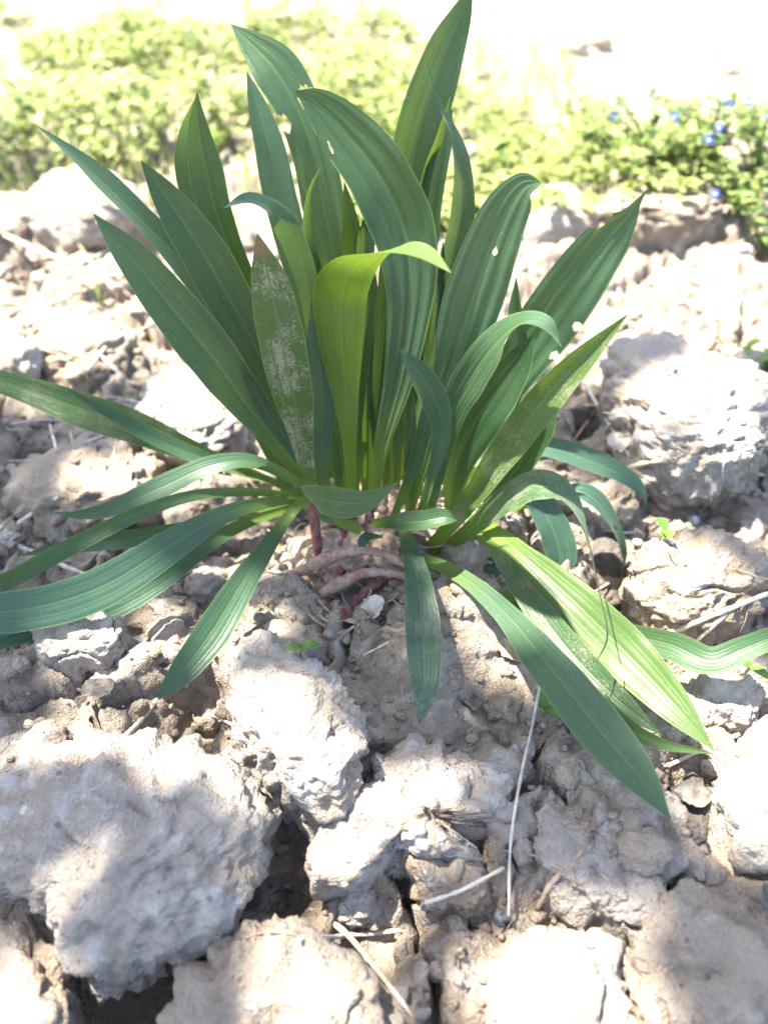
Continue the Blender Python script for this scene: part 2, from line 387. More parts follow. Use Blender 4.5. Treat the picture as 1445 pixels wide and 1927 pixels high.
clod([(-60,1740),(20,1735),(90,1775),(130,1850),(140,1960),(40,2010),(-80,1960)], .008, .012, .03, 'brown clay clod tucked under the low edge of the largest clod', mat='clod_tan', sub=5, ex=.5)
clod([(62,1185),(120,1170),(190,1172),(236,1185),(232,1232),(160,1245),(80,1240)], .018, .012, .03, 'small brick shaped grey clay lump under the broad lying leaf', sub=5, ex=.45)
clod([(1148,745),(1160,670),(1215,650),(1300,700),(1400,735),(1460,790),(1440,850),(1340,910),(1270,905),(1185,850),(1150,800)], .030, .034, .04, 'tall craggy grey clay clod with a dark cavity beside thin twigs', sub=6, ex=.55, rough=1.3)
clod([(1172,1100),(1220,1040),(1330,1015),(1420,1060),(1445,1130),(1380,1180),(1250,1195),(1180,1160)], .012, .022, .03, 'tan clay clod half in sun beyond the drooping leaf tip', mat='clod_tan', sub=6, ex=.55, rough=1.2)
clod([(1275,1300),(1340,1285),(1430,1300),(1425,1350),(1370,1375),(1290,1350)], .012, .014, .03, 'pale clay clod beside the tip of the broad yellow lying leaf', sub=5, ex=.5)
clod([(20,940),(120,850),(230,850),(300,920),(250,990),(120,1010)], .012, .018, .03, 'sunlit crumbly clod under the low left leaves', mat='clod_tan', sub=5, rough=1.4)
clod([(275,760),(330,705),(400,710),(450,770),(445,850),(360,870),(290,830)], .014, .022, .03, 'bright sunlit clod right behind the low left leaves', mat='clod', sub=5, rough=1.4)
clod([(70,660),(140,610),(220,625),(250,680),(200,720),(100,715)], .012, .018, .03, 'brown clod crossed by pale straws', mat='clod_tan', sub=5, rough=1.3)
clod([(60,400),(100,355),(170,345),(240,375),(255,430),(170,455),(80,445)], .025, .035, .04, 'large rounded white clod at the foot of the green weeds', sub=5, ex=.55)
clod([(-40,430),(0,380),(50,390),(60,440),(10,470)], .02, .025, .04, 'brown clod next to the rounded white clod', mat='clod_tan', sub=4)
clod([(1165,360),(1220,345),(1330,350),(1345,400),(1320,440),(1200,440)], .034, .026, .05, 'square edged earth block under the blue flowered speedwell', mat='clod_tan', sub=5, ex=.4, rough=2.0)
clod([(1000,400),(1060,370),(1100,400),(1090,450),(1020,460)], .02, .03, .03, 'pale clod between the plantain and the earth block', sub=4)
clod([(1265,1490),(1300,1470),(1340,1500),(1345,1590),(1300,1610),(1270,1560)], .008, .010, .02, 'dark grey soil lump at the tip of the long drooping leaf', mat='clod_dark', sub=4)
clod([(770,1620),(830,1610),(900,1640),(930,1690),(860,1710),(790,1690)], .002, .010, .02, 'brown clod in the crack under the two lobed clod', mat='clod_tan', sub=5)
clod([(955,1410),(985,1395),(1000,1425),(980,1445),(958,1440)], .008, .006, .01, 'little white chip of clay beside the upright straw', sub=4)
clod([(570,1120),(640,1100),(720,1130),(740,1200),(660,1240),(590,1210)], .002, .012, .03, 'brown earth lump under the red leaf bases', mat='clod_tan', sub=5, rough=1.3)
clod([(480,1110),(540,1080),(590,1130),(580,1200),(510,1220),(480,1170)], .008, .012, .03, 'grey clay lump left of the red leaf bases', sub=5, rough=1.2)
clod([(600,1250),(740,1210),(880,1200),(1000,1260),(980,1370),(860,1400),(700,1370),(620,1310)], -.004, .012, .03, 'smooth brown clay bank under the leaf that hangs straight down', mat='clod_tan', sub=6, ex=.5)

def surf(px, py, zdef=0.0):
    """what the camera ray meets first: ground or a clod"""
    r = ray(px, py).normalized(); best = None
    for b in SOLID:
        hit = b.ray_cast(CAM, r)
        if hit[0] is not None and (best is None or hit[3] < best): best = hit[3]
    t = 0.15
    while t < 4:
        p = CAM + r * t
        if p.z < gz(p.x, p.y): break
        t += 0.002 if t < .9 else 0.01
    if best is None or t < best: best = t
    return CAM + r * best

# smaller clods strewn over the field: shared meshes
small_me = []
for i in range(7):
    D, F = ico(4)
    v = D * np.array([1, random.uniform(.65, .95), random.uniform(.5, .8)])
    v = np.sign(v) * np.abs(v) ** 0.85
    v = shape_clod(v * 0.02, 0.028, 0.9, i + 20.0, 0.5) / 0.02
    small_me.append(mesh_np('small_clod', v, F))
def strew(n, xr, yr, smin, smax, label, group, mats=('clod', 'clod_tan'), avoid=None):
    k = 0; tries = 0
    while k < n and tries < n * 30:
        tries += 1
        x = random.uniform(*xr); y = random.uniform(*yr)
        if avoid and avoid(x, y): continue
        s = smin * (smax / smin) ** (random.random() ** 1.6)
        me = random.choice(small_me); mt = random.choice(mats)
        key = me.name + mt
        if key not in strew.cache:
            c = me.copy(); c.materials.clear(); c.materials.append(M[mt]); strew.cache[key] = c
        o = bpy.data.objects.new('small_clod', strew.cache[key]); col.objects.link(o)
        o.location = (x, y, gz(x, y) + s * 0.0); o.scale = (s, s, s)
        o.rotation_euler = (random.uniform(-.5, .5), random.uniform(-.5, .5), random.uniform(0, 6.28))
        tag(o, label, 'soil clod', group); k += 1
strew.cache = {}
strew(45, (-0.40, -0.10), (0.03, 0.42), .010, .026, 'small crumbly clod strewn on the rough ground left of and behind the plantain', 'clods behind the plantain on its left')
strew(40, (0.12, 0.45), (-0.02, 0.40), .009, .024, 'small crumbly clod strewn on the rough ground right of the plantain', 'clods to the right of the plantain')
strew(60, (-0.2, 1.6), (0.7, 2.6), .012, .035, 'small clod lying on the sun bleached field beyond the weeds', 'clods on the far bare field')
strew(110, (-0.22, 0.22), (-0.26, 0.06), .004, .013, 'tiny clay nub lying among the big foreground clods', 'clay nubs among the big clods', mats=('clod', 'clod_tan', 'clod_dark'))

# crumbs nobody could count
def crumbs(n):
    D, F = ico(1); vs = []; fs = []
    for i in range(n):
        y = -0.28 + 0.75 * random.random() ** 1.3; x = random.uniform(-.28, .28) * (1 + max(0, y) * 1.3)
        s = 0.0007 + 0.0032 * random.random() ** 4
        v = D * s * np.array([1, random.uniform(.6, 1), random.uniform(.5, .9)]) * (1 + 0.25 * rng.standard_normal((len(D), 1)))
        fs.append(F + len(vs) * len(D)); vs.append(v + np.array([x, y, gz(x, y) + s * .3]))
    return mesh_np('soil_crumbs', np.concatenate(vs), np.concatenate(fs))
tag(obj('soil_crumbs', crumbs(6000), M['clod_tan']), 'loose crumbs of dry soil scattered over the ground', 'soil crumbs', kind='stuff')

# ------------------------------------------------------------------ ribbons and tubes
def spline(P, n):
    P = np.asarray(P, float); m = len(P)
    Q = np.vstack([2 * P[0] - P[1], P, 2 * P[-1] - P[-2]])
    # arc-length style parameter
    d = np.r_[0, np.cumsum(np.linalg.norm(np.diff(P[:, :3], axis=0), axis=1) ** 0.8)]
    t = np.linspace(0, d[-1], n); out = np.zeros((n, P.shape[1]))
    i = np.clip(np.searchsorted(d, t, side='right') - 1, 0, m - 2)
    u = ((t - d[i]) / np.maximum(d[i + 1] - d[i], 1e-9))[:, None]
    p0, p1, p2, p3 = Q[i], Q[i + 1], Q[i + 2], Q[i + 3]
    return 0.5 * (2 * p1 + (p2 - p0) * u + (2 * p0 - 5 * p1 + 4 * p2 - p3) * u ** 2 + (3 * p1 - p0 - 3 * p2 + p3) * u ** 3)

PLANT = empty('plantain_plant', at_z(690, 1015, 0.0))
tag(PLANT, 'large ribwort plantain with long ribbed green leaves fanning from a red base', 'plant')

def leaf(ctrl, yel=0.0, dust=0.0, blue=0.3, fold=0.26, wave=1.0, holes=(), n=None, back=False, name='leaf', mat='leaf', label=None, parent=None):
    """ctrl: (px, py, depth, full width in photo px, roll in degrees or normal vector), base first"""
    rows = []; pts = [pt(c[0], c[1], c[2]) for c in ctrl]
    for i, c in enumerate(ctrl):
        p = pts[i]; T = (pts[min(i + 1, len(pts) - 1)] - pts[max(i - 1, 0)]).normalized()
        V = (CAM - p).normalized()
        if isinstance(c[4], tuple): N = Vector(c[4]).normalized()
        else:
            N = (V - T * T.dot(V)).normalized(); N = Matrix.Rotation(math.radians(c[4]), 3, T) @ N
        rows.append((*p, c[3] * depth(p) / FPX / 2, *N))
    nv = n or (240 if holes else 56); nu = 64 if holes else 14
    R = spline(rows, nv)
    C = R[:, :3]; W = np.maximum(R[:, 3] * (0.58 + 0.27 * sstep(0.05, 0.6, np.linspace(0, 1, nv))), 0.00015); N = R[:, 4:7]
    T = np.gradient(C, axis=0); T /= np.linalg.norm(T, axis=1, keepdims=True)
    N = N - T * (N * T).sum(1, keepdims=True); N /= np.maximum(np.linalg.norm(N, axis=1, keepdims=True), 1e-6)
    B = np.cross(T, N)
    u = np.linspace(-1, 1, nu + 1); sd = random.randrange(1000)
    vv = np.linspace(0, 1, nv)
    sg = -1 if back else 1
    prof = sg * fold * (np.abs(u) ** 1.4)
    pleat = -0.022 * np.cos(u * 2 * 2 * np.pi)
    edge = wave * 0.10 * noise2(vv * 7 + sd, np.zeros(nv), 3)[:, None] * np.maximum(u, 0)[None] ** 2 \
        + wave * 0.10 * noise2(vv * 7 + sd, np.zeros(nv) + 5.3, 4)[:, None] * np.maximum(-u, 0)[None] ** 2
    jit = 1 + 0.05 * noise2(np.repeat(vv[:, None] * 9 + sd, nu + 1, 1), np.repeat(np.sign(u)[None] * 3.3, nv, 0), 8)
    off = (prof[None] + pleat[None]) + edge
    pos = C[:, None] + B[:, None] * (W[:, None] * u[None] * jit)[..., None] + N[:, None] * (W[:, None] * off)[..., None]
    UV = np.stack([np.repeat((u[None] + 1) / 2, nv, 0), np.repeat(vv[:, None], nu + 1, 1)], -1)
    idx = np.arange(nv * (nu + 1)).reshape(nv, nu + 1)
    f = np.stack([idx[:-1, :-1], idx[:-1, 1:], idx[1:, 1:], idx[1:, :-1]], -1).reshape(-1, 4)
    if holes:
        cu = (UV[:-1, :-1, 0] + UV[1:, 1:, 0]) - 1; cv = (UV[:-1, :-1, 1] + UV[1:, 1:, 1]) / 2
        rag = 0.35 * noise2(cu * 6 + sd, cv * 45, 5) + 0.2 * noise2(cu * 15, cv * 110, 6)
        keep = np.ones(cu.shape, bool)
        for hv, hu, rv, ru in holes:
            keep &= ((cv - hv) / rv) ** 2 + ((cu - hu) / ru) ** 2 > 1 + rag
        f = f[keep.ravel()]
    par = parent or PLANT
    o = obj(name, mesh_np(name, pos.reshape(-1, 3), f, uv=UV.reshape(-1, 2)), M[mat], par)
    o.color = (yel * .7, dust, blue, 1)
    if label: o['label'] = label
    return o

def tube(pts, radii, seg=8):
    n = max(6, 6 * len(pts)); R = spline([(*p, r) for p, r in zip(pts, radii)], n)
    C = R[:, :3]; T = np.gradient(C, axis=0); T /= np.linalg.norm(T, axis=1, keepdims=True)
    A = np.cross(T, np.array([.31, .22, .92])); A /= np.linalg.norm(A, axis=1, keepdims=True); B = np.cross(T, A)
    a = np.linspace(0, 2 * np.pi, seg, endpoint=False)
    r = np.maximum(R[:, 3], 0.0001)[:, None] * (1 + 0.12 * rng.standard_normal((n, 1)))
    v = C[:, None] + A[:, None] * (r * np.cos(a))[..., None] + B[:, None] * (r * np.sin(a))[..., None]
    idx = np.arange(n * seg).reshape(n, seg); nx2 = np.roll(idx, -1, 1)
    f = np.stack([idx[:-1], nx2[:-1], nx2[1:], idx[1:]], -1).reshape(-1, 4)
    v = v.reshape(-1, 3); k = len(v)
    v = np.vstack([v, C[0], C[-1]])
    e = np.vstack([np.stack([np.full(seg, k), nx2[0], idx[0], idx[0]], -1), np.stack([np.full(seg, k + 1), idx[-1], nx2[-1], nx2[-1]], -1)])
    return v, f, e
def tube_mesh(name, parts):
    me = bpy.data.meshes.new(name); V = []; F = []
    for v, f, e in parts:
        o = len(V); V += v.tolist(); F += (f + o).tolist(); F += [[a + o, b + o, c + o] for a, b, c, _ in e.tolist()]
    me.from_pydata(V, [], F); me.polygons.foreach_set('use_smooth', [True] * len(F)); me.update()
    return me

def join(items):
    V = []; F = []; k = 0
    for v, f in items: V.append(v); F.append(f + k); k += len(v)
    return np.vstack(V), np.vstack(F)
def xf(v, loc, az, pitch, roll=0, s=1):
    m = (Matrix.Rotation(az, 3, 'Z') @ Matrix.Rotation(-pitch, 3, 'Y') @ Matrix.Rotation(roll, 3, 'X'))
    return v @ (np.array(m).T * s) + np.array(loc)

# ------------------------------------------------------------------ the plantain's leaves (base first)
# -- back and tall
leaf([(690,930,.0,28,0),(660,720,.015,50,0),(635,520,.025,75,0),(612,400,.03,92,0),(590,290,.035,95,5),(560,205,.04,100,10),(520,135,.045,108,15),(478,88,.05,62,15),(435,46,.055,2,15)],
     yel=.12, blue=.75, holes=[(.79,.55,.022,.36),(.765,-.85,.02,.35),(.70,.98,.02,.2)])
leaf([(640,930,.0,22,0),(590,640,.012,50,0),(555,480,.02,66,0),(530,380,.025,74,0),(508,280,.03,66,0),(487,205,.035,44,0),(465,136,.04,2,0)], blue=.95)
leaf([(700,940,-.03,34,0),(715,850,-.028,48,0),(752,700,-.02,82,0),(772,560,-.012,108,0),(762,440,-.005,138,-5),(715,335,.0,142,-8),(650,250,.006,118,-8),(600,198,.01,72,-8),(555,171,.012,2,-8)],
     yel=.10, blue=.4, holes=[(.865,-1.0,.03,.32)], fold=.14)
leaf([(735,930,.01,30,0),(745,700,.03,60,0),(758,450,.045,90,0),(775,300,.055,104,10),(805,190,.06,106,10),(838,95,.065,86,10),(868,25,.07,46,10),(888,-30,.075,2,10)], blue=.4, yel=.05, wave=1.6)
leaf([(760,900,.02,20,0),(775,600,.03,36,0),(795,360,.05,34,50),(825,260,.053,26,50),(848,180,.055,2,50)], yel=.55, blue=.1)
leaf([(770,900,.03,20,0),(795,600,.05,40,0),(815,380,.06,40,0),(838,270,.065,30,0),(850,205,.07,2,0)], blue=.9)
leaf([(780,930,.0,24,0),(815,700,.015,40,0),(845,520,.025,56,10),(866,410,.03,58,15),(866,310,.032,42,30),(848,245,.035,26,50),(822,190,.037,16,60),(802,116,.04,2,60)], blue=.7, dust=.15, fold=.45, wave=2.5)
leaf([(610,930,.0,24,0),(540,720,.012,44,0),(455,520,.02,56,0),(410,410,.025,70,0),(388,320,.03,76,0),(374,245,.033,48,0),(371,174,.036,2,0)], yel=.12, blue=.05)
leaf([(600,930,.01,22,0),(500,700,.022,44,0),(395,460,.035,54,0),(352,330,.04,54,20),(350,255,.043,40,25),(371,180,.046,2,20)], blue=1.0)
leaf([(600,940,.0,22,0),(500,735,.0,48,0),(410,580,.002,62,0),(330,480,.004,64,25),(260,408,.006,56,35),(195,345,.008,58,35),(130,285,.01,28,40),(68,236,.012,2,40)], blue=.95, fold=.5)
leaf([(600,930,-.02,24,0),(535,775,-.015,52,0),(480,650,-.012,82,0),(425,550,-.01,104,0),(370,455,-.008,100,0),(312,368,-.005,62,0),(266,303,-.003,2,0)], blue=.2)
leaf([(590,935,-.03,26,0),(525,840,-.028,50,0),(460,755,-.026,90,0),(400,670,-.025,110,0),(325,580,-.024,106,5),(245,480,-.022,72,5),(177,403,-.02,2,5)], blue=.45)
leaf([(600,930,-.04,22,0),(555,850,-.035,32,0),(500,770,-.03,40,-20),(470,715,-.028,26,-20),(455,690,-.027,2,-20)], blue=.1)
# -- dusty leaf in front
leaf([(592,1000,-.045,26,0),(588,930,-.048,34,0),(574,860,-.05,48,0),(560,780,-.05,74,0),(540,690,-.048,98,0),(522,600,-.045,100,0),(505,520,-.042,78,0),(492,470,-.04,34,0),(484,440,-.038,2,0)], yel=.35, dust=.95, blue=.0,
     label='dusty yellow green leaf with a withered brown tip')
# -- curled blue leaf on the left of the heart
leaf([(620,900,-.01,24,0),(600,700,-.005,36,0),(584,560,-.004,44,0),(562,475,-.005,56,(-.2,-.7,.6)),(525,408,-.008,54,(-.3,-.5,.8)),(472,376,-.014,40,(-.2,-.5,.9)),(421,391,-.02,2,(-.5,-.5,.6))], blue=.95, yel=.05)
# -- glowing arched leaf in the middle
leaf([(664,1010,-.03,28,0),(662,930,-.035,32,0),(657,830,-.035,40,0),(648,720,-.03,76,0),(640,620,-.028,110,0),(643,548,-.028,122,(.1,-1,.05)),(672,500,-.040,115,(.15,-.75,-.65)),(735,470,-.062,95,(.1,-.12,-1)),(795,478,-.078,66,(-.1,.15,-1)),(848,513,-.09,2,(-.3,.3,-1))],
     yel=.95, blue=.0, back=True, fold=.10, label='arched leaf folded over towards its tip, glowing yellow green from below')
leaf([(672,930,-.015,18,0),(672,820,-.012,22,0),(680,700,-.01,30,0),(692,600,-.008,32,0),(700,530,-.006,2,0)], yel=.35, blue=.2)
leaf([(700,930,-.01,26,0),(712,760,-.005,44,0),(728,600,.0,54,0),(735,480,.005,40,0),(738,400,.008,2,0)], blue=.25)
leaf([(610,920,.0,24,0),(605,700,.0,56,0),(592,540,.002,50,0),(576,440,.004,28,40),(580,365,.005,16,60),(604,313,.006,2,60)], blue=.2)
leaf([(670,900,.01,24,0),(670,620,.015,44,0),(665,470,.018,48,0),(657,400,.02,32,0),(648,343,.022,2,0)], yel=.2, blue=.0)
leaf([(690,900,-.005,20,0),(690,600,-.003,36,0),(688,470,-.002,40,0),(700,400,0,28,0),(711,338,.002,2,0)], yel=.05, blue=.4, fold=.5)
leaf([(606,960,-.035,26,0),(606,850,-.03,44,0),(606,740,-.028,66,0),(598,650,-.026,56,0),(588,560,-.024,2,0)], blue=.95)
leaf([(640,930,-.03,14,0),(636,880,-.03,22,0),(632,850,-.03,18,0),(634,820,-.03,2,0)], blue=.2)
# dark leaves filling the heart
for i in range(9):
    bx = 625 + 20 * i + random.uniform(-8, 8); tx = 560 + 33 * i + random.uniform(-15, 15); ty = random.uniform(430, 620)
    Y = random.uniform(.0, .025)
    leaf([(bx,950,Y-.01,22,0),(bx*.6+tx*.4,760,Y,34,random.uniform(-25,25)),(bx*.2+tx*.8,(ty+760)/2-20,Y+.006,44,random.uniform(-25,25)),(tx,ty,Y+.01,2,0)], blue=random.uniform(.05,.5), yel=random.uniform(0,.1))
# -- right side
leaf([(765,985,-.04,28,0),(795,870,-.036,48,0),(824,760,-.032,76,0),(852,680,-.03,104,0),(888,570,-.028,128,0),(922,470,-.026,124,-6),(955,395,-.026,104,-8),(985,352,-.027,66,-8),(1018,345,-.03,4,-10)],
     blue=.75, yel=.08, holes=[(.775,.18,.010,.09)], fold=.10)
leaf([(850,950,.0,30,0),(920,790,.008,74,0),(980,685,.012,108,0),(1035,600,.016,132,5),(1095,515,.02,128,10),(1150,443,.024,96,15),(1180,410,.026,50,20),(1196,385,.028,22,30),(1216,358,.03,3,40)],
     blue=.45, holes=[(.60,.88,.012,.16),(.50,.86,.014,.14),(.84,-.95,.03,.35)], fold=.14)
leaf([(800,985,-.045,30,0),(826,880,-.045,44,0),(850,780,-.044,66,0),(885,715,-.044,78,(-.3,-.8,.5)),(935,645,-.048,80,(-.25,-.5,.8)),(985,606,-.056,78,(0,-.3,1)),(1028,612,-.064,52,(.4,-.3,.8)),(1057,654,-.068,2,(.8,-.4,.3))], blue=.55, yel=.15, fold=.2)
leaf([(845,980,-.02,30,0),(855,900,-.018,66,0),(885,810,-.016,108,0),(935,735,-.014,104,0),(975,680,-.012,66,0),(1005,630,-.01,3,0)], blue=.15)
leaf([(900,930,-.01,22,0),(935,830,-.008,32,0),(962,750,-.006,42,20),(974,660,-.004,42,10),(969,590,-.002,32,0),(971,523,.0,2,0)], blue=.9, dust=.2)
leaf([(785,985,-.06,26,0),(812,900,-.064,30,-30),(832,815,-.068,44,-25),(818,750,-.07,60,-10),(788,700,-.07,48,0),(752,657,-.07,2,0)], blue=.75, fold=.35)
leaf([(812,960,-.05,24,0),(826,880,-.052,34,0),(836,800,-.053,24,0),(842,740,-.053,2,0)], blue=.4, dust=.6)
leaf([(775,960,-.05,20,0),(772,880,-.05,28,0),(775,800,-.048,20,0),(778,740,-.046,2,0)], blue=.3, yel=.15)
leaf([(740,975,-.05,22,0),(770,900,-.052,32,0),(795,820,-.052,34,0),(812,730,-.05,24,0),(822,640,-.05,2,0)], blue=.3, yel=.1)
leaf([(795,1045,-.045,38,0),(850,985,-.05,48,0),(900,920,-.052,58,0),(960,835,-.053,74,0),(1030,745,-.052,76,5),(1105,665,-.05,50,10),(1180,592,-.048,2,10)], yel=.5, dust=.45, blue=.1, fold=.4)
leaf([(880,1010,-.03,30,0),(945,920,-.025,56,0),(1000,835,-.022,66,0),(1028,780,-.02,48,0),(1045,730,-.02,2,0)], blue=.1)
leaf([(835,895,.0,24,0),(930,855,.0,40,(0,-.5,.9)),(1020,842,.0,52,(0,-.5,.9)),(1110,868,-.005,56,(.1,-.5,.9)),(1175,898,-.01,46,(.3,-.5,.8)),(1208,930,-.015,30,(.6,-.5,.5)),(1214,958,-.018,3,(.8,-.5,.3))], blue=1.0)
leaf([(822,1048,-.048,42,0),(880,1000,-.052,50,0),(950,942,-.058,72,(-.2,-.5,.8)),(1012,914,-.064,86,(0,-.45,.9)),(1066,938,-.074,78,(.5,-.5,.7)),(1102,1010,-.096,52,(.8,-.6,.2)),(1125,1110,-.120,32,(.8,-.6,.1)),(1142,1195,-.138,24,(.8,-.6,.1)),(1120,1248,-.148,2,(.8,-.6,.1))], yel=.2, dust=.35, blue=.6, fold=.12,
     label='arching leaf with a dusty stalk and a long drooping twisted tip')
leaf([(960,960,-.02,26,0),(1050,925,-.025,40,(0,-.5,.9)),(1108,932,-.03,50,(.3,-.5,.8)),(1150,980,-.036,38,(.7,-.6,.4)),(1172,1040,-.042,24,(.8,-.6,.2)),(1168,1090,-.046,2,(.8,-.6,.1))], blue=1.0, holes=[(.68,0,.03,.14)])
leaf([(900,960,-.02,26,0),(985,930,-.024,52,(-.1,-.6,.8)),(1030,975,-.034,72,(.3,-.8,.5)),(1052,1035,-.044,74,(.2,-.9,.3)),(1050,1085,-.052,44,(.1,-1,.2)),(1040,1110,-.056,3,(.1,-1,.2))], blue=1.0)
leaf([(860,1090,-.06,30,0),(920,1068,'z.016',52,0),(980,1075,'z.012',44,0),(1040,1098,'z.01',2,0)], blue=.9)
leaf([(880,975,'z.03',34,0),(930,1000,'z.034',46,0),(990,1052,'z.036',70,0),(1080,1135,'z.034',100,0),(1180,1235,'z.028',112,0),(1265,1325,'z.028',78,0),(1342,1412,'z.024',2,0)], yel=.5, blue=.2, fold=.1)
leaf([(890,990,'z.028',28,0),(930,1035,'z.03',38,0),(985,1112,'z.03',54,0),(1066,1222,'z.028',72,0),(1156,1314,'z.026',60,0),(1246,1384,'z.024',2,0)], yel=.15, dust=.5, blue=.4)
leaf([(770,1050,'z.022',36,0),(830,1065,'z.028',42,0),(890,1100,'z.032',48,0),(955,1160,'z.036',60,0),(1040,1262,'z.042',92,0),(1130,1375,'z.04',106,0),(1200,1458,'z.037',78,0),(1262,1542,'z.032',2,0)], yel=.12, blue=.7, fold=.10,
     label='long pale leaf lying forward over the clods to a sharp tip')
leaf([(800,1075,'z.016',30,0),(900,1110,'z.02',36,0),(1010,1150,'z.022',34,0),(1080,1230,'z.016',36,0),(1140,1335,'z.024',44,0),(1225,1393,'z.024',30,0),(1342,1419,'z.022',2,0)], yel=.35, blue=.2, fold=.35)
leaf([(1040,1110,'z.01',24,0),(1120,1170,'z.016',44,0),(1190,1196,'z.022',56,0),(1265,1216,'z.03',66,0),(1335,1245,'z.034',66,-25),(1400,1222,'z.04',54,-10),(1480,1190,'z.046',40,0),(1560,1170,'z.05',3,0)], yel=.2, blue=.6)
leaf([(755,985,'z.022',30,0),(772,1030,'z.034',48,0),(788,1105,'z.04',66,0),(796,1190,'z.036',78,0),(800,1275,'z.034',68,0),(795,1330,'z.028',36,0),(788,1362,'z.022',2,0)], blue=.85, dust=.4, fold=.1,
     label='blue green leaf hanging straight down over the clay bank')
leaf([(680,1000,-.05,26,0),(630,975,-.075,44,(0,-.6,.8)),(592,950,-.094,66,(-.6,-.8,.2)),(590,940,-.106,76,(-.5,-1,.15)),(625,944,-.114,76,(.1,-1,.25)),(680,946,-.114,58,(.15,-1,.3)),(750,908,-.108,2,(.2,-1,.3))], yel=.25, blue=.45, fold=.06, dust=.1,
     label='olive leaf end bent towards the viewer across the stalks')
leaf([(700,985,-.05,26,0),(740,984,-.065,40,(0,-.5,.9)),(790,982,-.072,46,(0,-.5,.9)),(835,975,-.074,40,(.2,-.5,.9)),(860,978,-.074,4,(.3,-.5,.9))], yel=.2, blue=.4, fold=.45)
leaf([(720,1010,-.05,10,0),(690,1010,-.06,20,0),(683,1022,-.064,26,0),(688,1034,-.066,2,0)], blue=.4)
# -- left, lying
leaf([(580,935,-.045,28,0),(548,965,'z.036',34,0),(510,1020,'z.036',42,0),(455,1100,'z.034',62,0),(400,1190,'z.03',78,0),(345,1262,'z.024',60,0),(298,1312,'z.018',10,0)], blue=.6, yel=.05, fold=.22)
leaf([(575,938,'z.03',26,0),(510,945,'z.042',36,0),(430,965,'z.048',50,0),(330,1022,'z.044',80,0),(205,1100,'z.038',94,0),(80,1142,'z.034',92,0),(-40,1155,'z.03',80,0),(-190,1150,'z.02',3,0)], blue=.85, fold=.1)
leaf([(560,950,'z.022',24,0),(430,1000,'z.03',40,0),(300,1090,'z.026',60,0),(180,1150,'z.02',70,0),(60,1182,'z.016',60,0),(-60,1215,'z.014',44,0),(-140,1240,'z.012',3,0)], blue=.8)
leaf([(570,935,'z.035',20,0),(480,926,'z.046',26,0),(380,930,'z.052',30,0),(290,955,'z.05',32,0),(170,1010,'z.042',36,0),(50,1075,'z.036',40,0),(-60,1130,'z.03',32,0),(-140,1170,'z.025',3,0)], yel=.15, blue=.35)
leaf([(560,940,'z.028',20,0),(470,962,'z.034',24,0),(370,990,'z.034',34,0),(260,1012,'z.03',40,0),(150,1025,'z.024',34,0),(40,1045,'z.018',3,0)], blue=.45, yel=.05)
leaf([(585,925,-.035,24,0),(530,890,-.035,34,(-.1,-.6,.8)),(465,868,-.035,44,(-.1,-.5,.9)),(390,880,-.04,54,(-.2,-.5,.9)),(310,916,-.045,58,(-.2,-.5,.9)),(215,956,-.05,38,(-.2,-.7,.7)),(150,968,-.053,20,(-.1,-.9,.4)),(103,964,-.055,3,(0,-1,.2))], blue=.7, yel=.08, fold=.25)
leaf([(575,935,-.02,20,0),(510,905,-.015,26,0),(420,872,-.01,44,0),(345,842,-.008,62,0),(250,802,-.006,76,0),(150,770,-.004,76,0),(55,735,-.002,58,0),(-60,700,.0,40,0),(-160,680,.002,3,0)], yel=.08, blue=.2, dust=.3, fold=.3)
leaf([(540,915,-.02,16,0),(440,880,-.018,24,0),(370,858,-.017,36,20),(290,825,-.016,40,25),(210,780,-.015,34,25),(127,732,-.014,2,25)], blue=.35, fold=.4)
leaf([(560,960,-.01,18,0),(535,880,-.005,24,0),(515,820,.0,26,0),(500,770,.005,2,0)], yel=.3, blue=.1)
leaf([(545,960,.0,18,0),(525,890,.005,22,0),(490,820,.01,24,0),(455,760,.012,2,0)], yel=.1, blue=.3)
leaf([(830,965,.0,20,0),(850,900,.005,40,0),(870,830,.01,44,0),(895,760,.015,2,0)], blue=.2)

# -- crown, red and pink leaf bases, root fibres
def ptube(name, ctrl, mat, label=None):
    P = [pt(c[0], c[1], c[2]) for c in ctrl]; R = [c[3] * .75 * depth(p) / FPX / 2 for c, p in zip(ctrl, P)]
    o = obj(name, tube_mesh(name, [tube(P, R, 10)]), M[mat], PLANT)
    if label: o['label'] = label
    return o
ptube('leaf_stalk', [(562,1078,'z.016',22),(600,1058,'z.022',34),(650,1040,'z.028',28),(705,1038,'z.03',24),(760,1060,'z.028',24),(820,1085,'z.018',20)], 'petiole_pink', 'pink dusty leaf stalk arching across the base')
ptube('leaf_stalk', [(606,1118,'z.012',26),(640,1098,'z.018',34),(690,1078,'z.022',26),(745,1080,'z.022',24),(800,1092,'z.014',20)], 'petiole_pink')
ptube('leaf_stalk', [(640,1090,-.065,26),(640,1045,-.05,28),(650,990,-.04,28),(660,930,-.035,26)], 'petiole_red', 'dark red leaf stalk at the heart of the base')
ptube('leaf_stalk', [(600,1075,-.055,24),(598,1030,-.05,26),(592,980,-.046,26),(588,930,-.046,24)], 'petiole_red')
ptube('leaf_stalk', [(660,1140,'z.008',26),(700,1105,'z.012',30),(740,1080,'z.014',26)], 'petiole_red')
ptube('leaf_stalk', [(610,1172,'z.008',30),(640,1160,'z.012',36),(670,1150,'z.006',20)], 'petiole_red')
